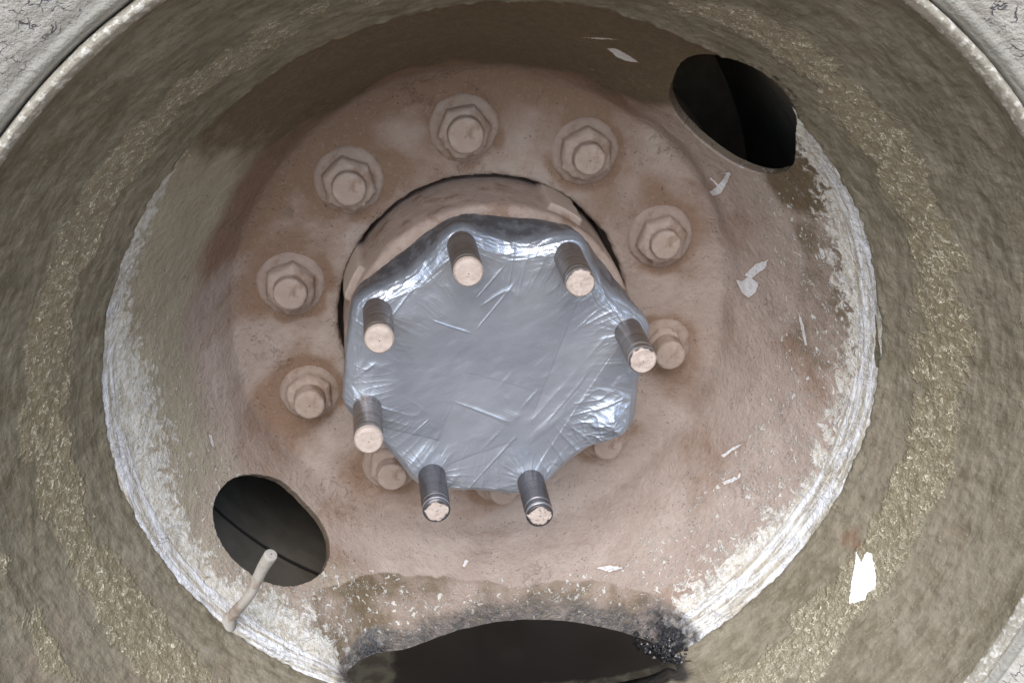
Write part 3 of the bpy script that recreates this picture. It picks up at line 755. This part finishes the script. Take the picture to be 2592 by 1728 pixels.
    skirtd = d * .55 + .0007 * fbm(np.stack([np.cos(T) * 9, np.sin(T) * 9, Y * 60], -1), 290, 3)
    P[..., 1] -= d * (1 - inward)
    P[..., 0] += np.cos(T) * skirtd * inward; P[..., 2] += np.sin(T) * skirtd * inward
    shade_dirt = sstep(.20, .42, np.concatenate([np.zeros(mf), u])[None].repeat(n, 0) + .08 * fbm(np.stack([np.cos(T) * 5, np.sin(T) * 5, R * 90], -1), 310, 2)) * np.interp(thd, [-180, -120, -40, 0, 180], [.6, .2, .2, .8, 1])[:, None]  # mask for the painted skirt shade; also places the brown specks
    V = P.reshape(-1, 3)
    o = make('duct_tape_cover', V - np.array([0, STUD_BASE, 0]), grid_faces(n, R.shape[1]), M_TAPE, None, (0, STUD_BASE, 0), dict(shade_dirt=shade_dirt.reshape(-1), strip=np.clip(tone, 0, 1).reshape(-1)))
    o['label'] = 'silver duct tape wrapped over the hub end with steel studs poking through'
    o['category'] = 'duct tape'
tape()

# ------------------------------------------------------------------ oil puddle
def puddle():
    o_ = np.argsort(DISC[:, 0])
    def back(x):
        R = math.hypot(x, POOL_Z); return float(np.interp(R, DISC[o_, 0], DISC[o_, 1])) + .004 + .026 * math.exp(-((x + .092) / .03) ** 2)
    xs = np.linspace(-.112, .106, 161); ys = np.linspace(0, 1, 60)
    V = np.zeros((161, 60, 3)); E = np.zeros((161, 60))
    for i, x in enumerate(xs):
        yy = np.linspace(.03, .118, 400); R = np.hypot(x, POOL_Z); thd = math.degrees(math.atan2(POOL_Z, x))
        surfR = r0(yy) - .0011 - bank(np.full_like(yy, thd), yy)
        inside = surfR >= R                                 # puddle points lie inside the barrel surface
        yb = back(x)
        ok = yy[inside & (yy < yb)]
        # walk forward from the disc until the silt rises above the level
        yf = yb
        for y_, s_ in zip(yy[::-1], inside[::-1]):
            if y_ < min(yb, .10) and not s_: yf = y_; break
        yf = min(yf - .004, yb)
        V[i, :, 0] = x; V[i, :, 1] = yf + (yb - yf) * ys; V[i, :, 2] = POOL_Z
        E[i] = np.maximum(sstep(.008, .0, (V[i, :, 1] - yf - .004)) * .7, sstep(-.060, -.085, x))
    F = grid_faces(161, 60, False)[:, ::-1]
    c = np.array([0, .1, POOL_Z])
    o = make('oil_puddle', V.reshape(-1, 3) - c, F, M_OIL, None, c, dict(edge=E.reshape(-1)))
    o['label'] = 'black oil pooled in the bottom of the muddy rim'; o['category'] = 'oil puddle'
puddle()
# oily grit at the right end of the puddle
def grit():
    rng = np.random.default_rng(5); Vs = []; Fs = []; nvt = 0
    base = np.array([(0,0,1),(.9,0,.3),(.28,.85,.3),(-.72,.53,.3),(-.72,-.53,.3),(.28,-.85,.3),(.72,.53,-.4),(-.28,.85,-.4),(-.9,0,-.4),(-.28,-.85,-.4),(.72,-.53,-.4),(0,0,-1)])
    ff = [(0,1,2),(0,2,3),(0,3,4),(0,4,5),(0,5,1),(1,6,2),(2,7,3),(3,8,4),(4,9,5),(5,10,1),(2,6,7),(3,7,8),(4,8,9),(5,9,10),(1,10,6),(11,7,6),(11,8,7),(11,9,8),(11,10,9),(11,6,10)]
    o_ = np.argsort(DISC[:, 0])
    for k in range(420):
        t = rng.random(); x = .078 + .030 * t ** .8 + rng.normal() * .002
        z = POOL_Z + abs(rng.normal()) * .0035 * (1 - .4 * t) - .001
        R = math.hypot(x, z)
        y = float(np.interp(R, DISC[o_, 0], DISC[o_, 1])) - rng.random() ** 1.3 * np.interp(x, [.07, .09, .108], [.014, .020, .002])
        if R > r0(y) - .001: continue
        s = .0006 + .0012 * rng.random() ** 2
        v = base * s * (1 + .35 * rng.normal(size=(12, 1))) * rng.uniform(.7, 1.2, 3) + (x, y, z)
        Vs.append(v); Fs.append(np.array(ff) + nvt); nvt += 12
    c = np.array([.09, .12, POOL_Z])
    s = NT('oil_soaked_grit'); f = s.noise(s.obj(), 400, 3)
    s.set(base=s.mix(s.ramp(f, .5, .7), (.018, .018, .02), (.05, .048, .05)), rough=.22)
    o = make('oily_grit', np.concatenate(Vs) - c, np.concatenate(Fs), s.m, None, c, smooth=False)
    o['kind'] = 'stuff'; o['label'] = 'black oil soaked grit at the right end of the oil puddle'; o['category'] = 'grit'
grit()

# ------------------------------------------------------------------ ground under the tyre
gx = np.linspace(-30, 30, 61); gy = np.linspace(-30, 30, 61)
GV = np.stack(np.meshgrid(gx, gy, indexing='ij') + [np.zeros((61, 61))], -1)
g = make('ground', GV.reshape(-1, 3), grid_faces(61, 61, False)[:, ::-1], M_GROUND, None, (0, 0, -.503)); g['kind'] = 'structure'
g['label'] = 'packed earth ground under the wheel'; g['category'] = 'ground'

# ------------------------------------------------------------------ light
SUN_EL, SUN_AZ = 50, -12                       # azimuth from the viewer's side (-y), + to the right
sd = Vector((math.sin(rad(SUN_AZ)) * math.cos(rad(SUN_EL)), -math.cos(rad(SUN_AZ)) * math.cos(rad(SUN_EL)), math.sin(rad(SUN_EL))))
L = bpy.data.lights.new('sun', 'SUN'); L.energy = 1.5; L.angle = rad(50); L.color = (1, .98, .955)
lo = link(bpy.data.objects.new('sun', L)); lo.rotation_euler = sd.to_track_quat('Z', 'Y').to_euler()
w = bpy.data.worlds.new('World'); scene.world = w; w.use_nodes = True
nt = w.node_tree; bg = nt.nodes['Background']; sky = nt.nodes.new('ShaderNodeTexSky')
sky.sky_type = 'NISHITA'; sky.sun_disc = False; sky.sun_elevation = rad(SUN_EL)
sky.sun_rotation = math.atan2(sd.x, sd.y); sky.dust_density = 1.5; sky.air_density = 1.0
nt.links.new(sky.outputs[0], bg.inputs[0]); bg.inputs[1].default_value = .12

# ------------------------------------------------------------------ camera
cam = bpy.data.cameras.new('camera'); co = link(bpy.data.objects.new('camera', cam)); scene.camera = co
cam.sensor_width = 36; cam.lens = 36 * 3227.03 / 2592; cam.clip_start = .01; cam.clip_end = 200
pan, tilt, roll = .10802, .43691, rad(-2.4)
fwd = Vector((math.sin(pan) * math.cos(tilt), math.cos(pan) * math.cos(tilt), -math.sin(tilt)))
right = Vector((math.cos(pan), -math.sin(pan), 0)); up = right.cross(fwd)
r2 = right * math.cos(roll) + up * math.sin(roll); u2 = -right * math.sin(roll) + up * math.cos(roll)
Mx = Matrix((r2, u2, -fwd)).transposed().to_4x4(); Mx.translation = Vector((-.06171, -.50964, .32223))
co.matrix_world = Mx

scene.view_settings.view_transform = 'Standard'; scene.view_settings.look = 'None'
scene.view_settings.gamma = 1; scene.view_settings.use_curve_mapping = False
scene.view_settings.exposure = 1.15
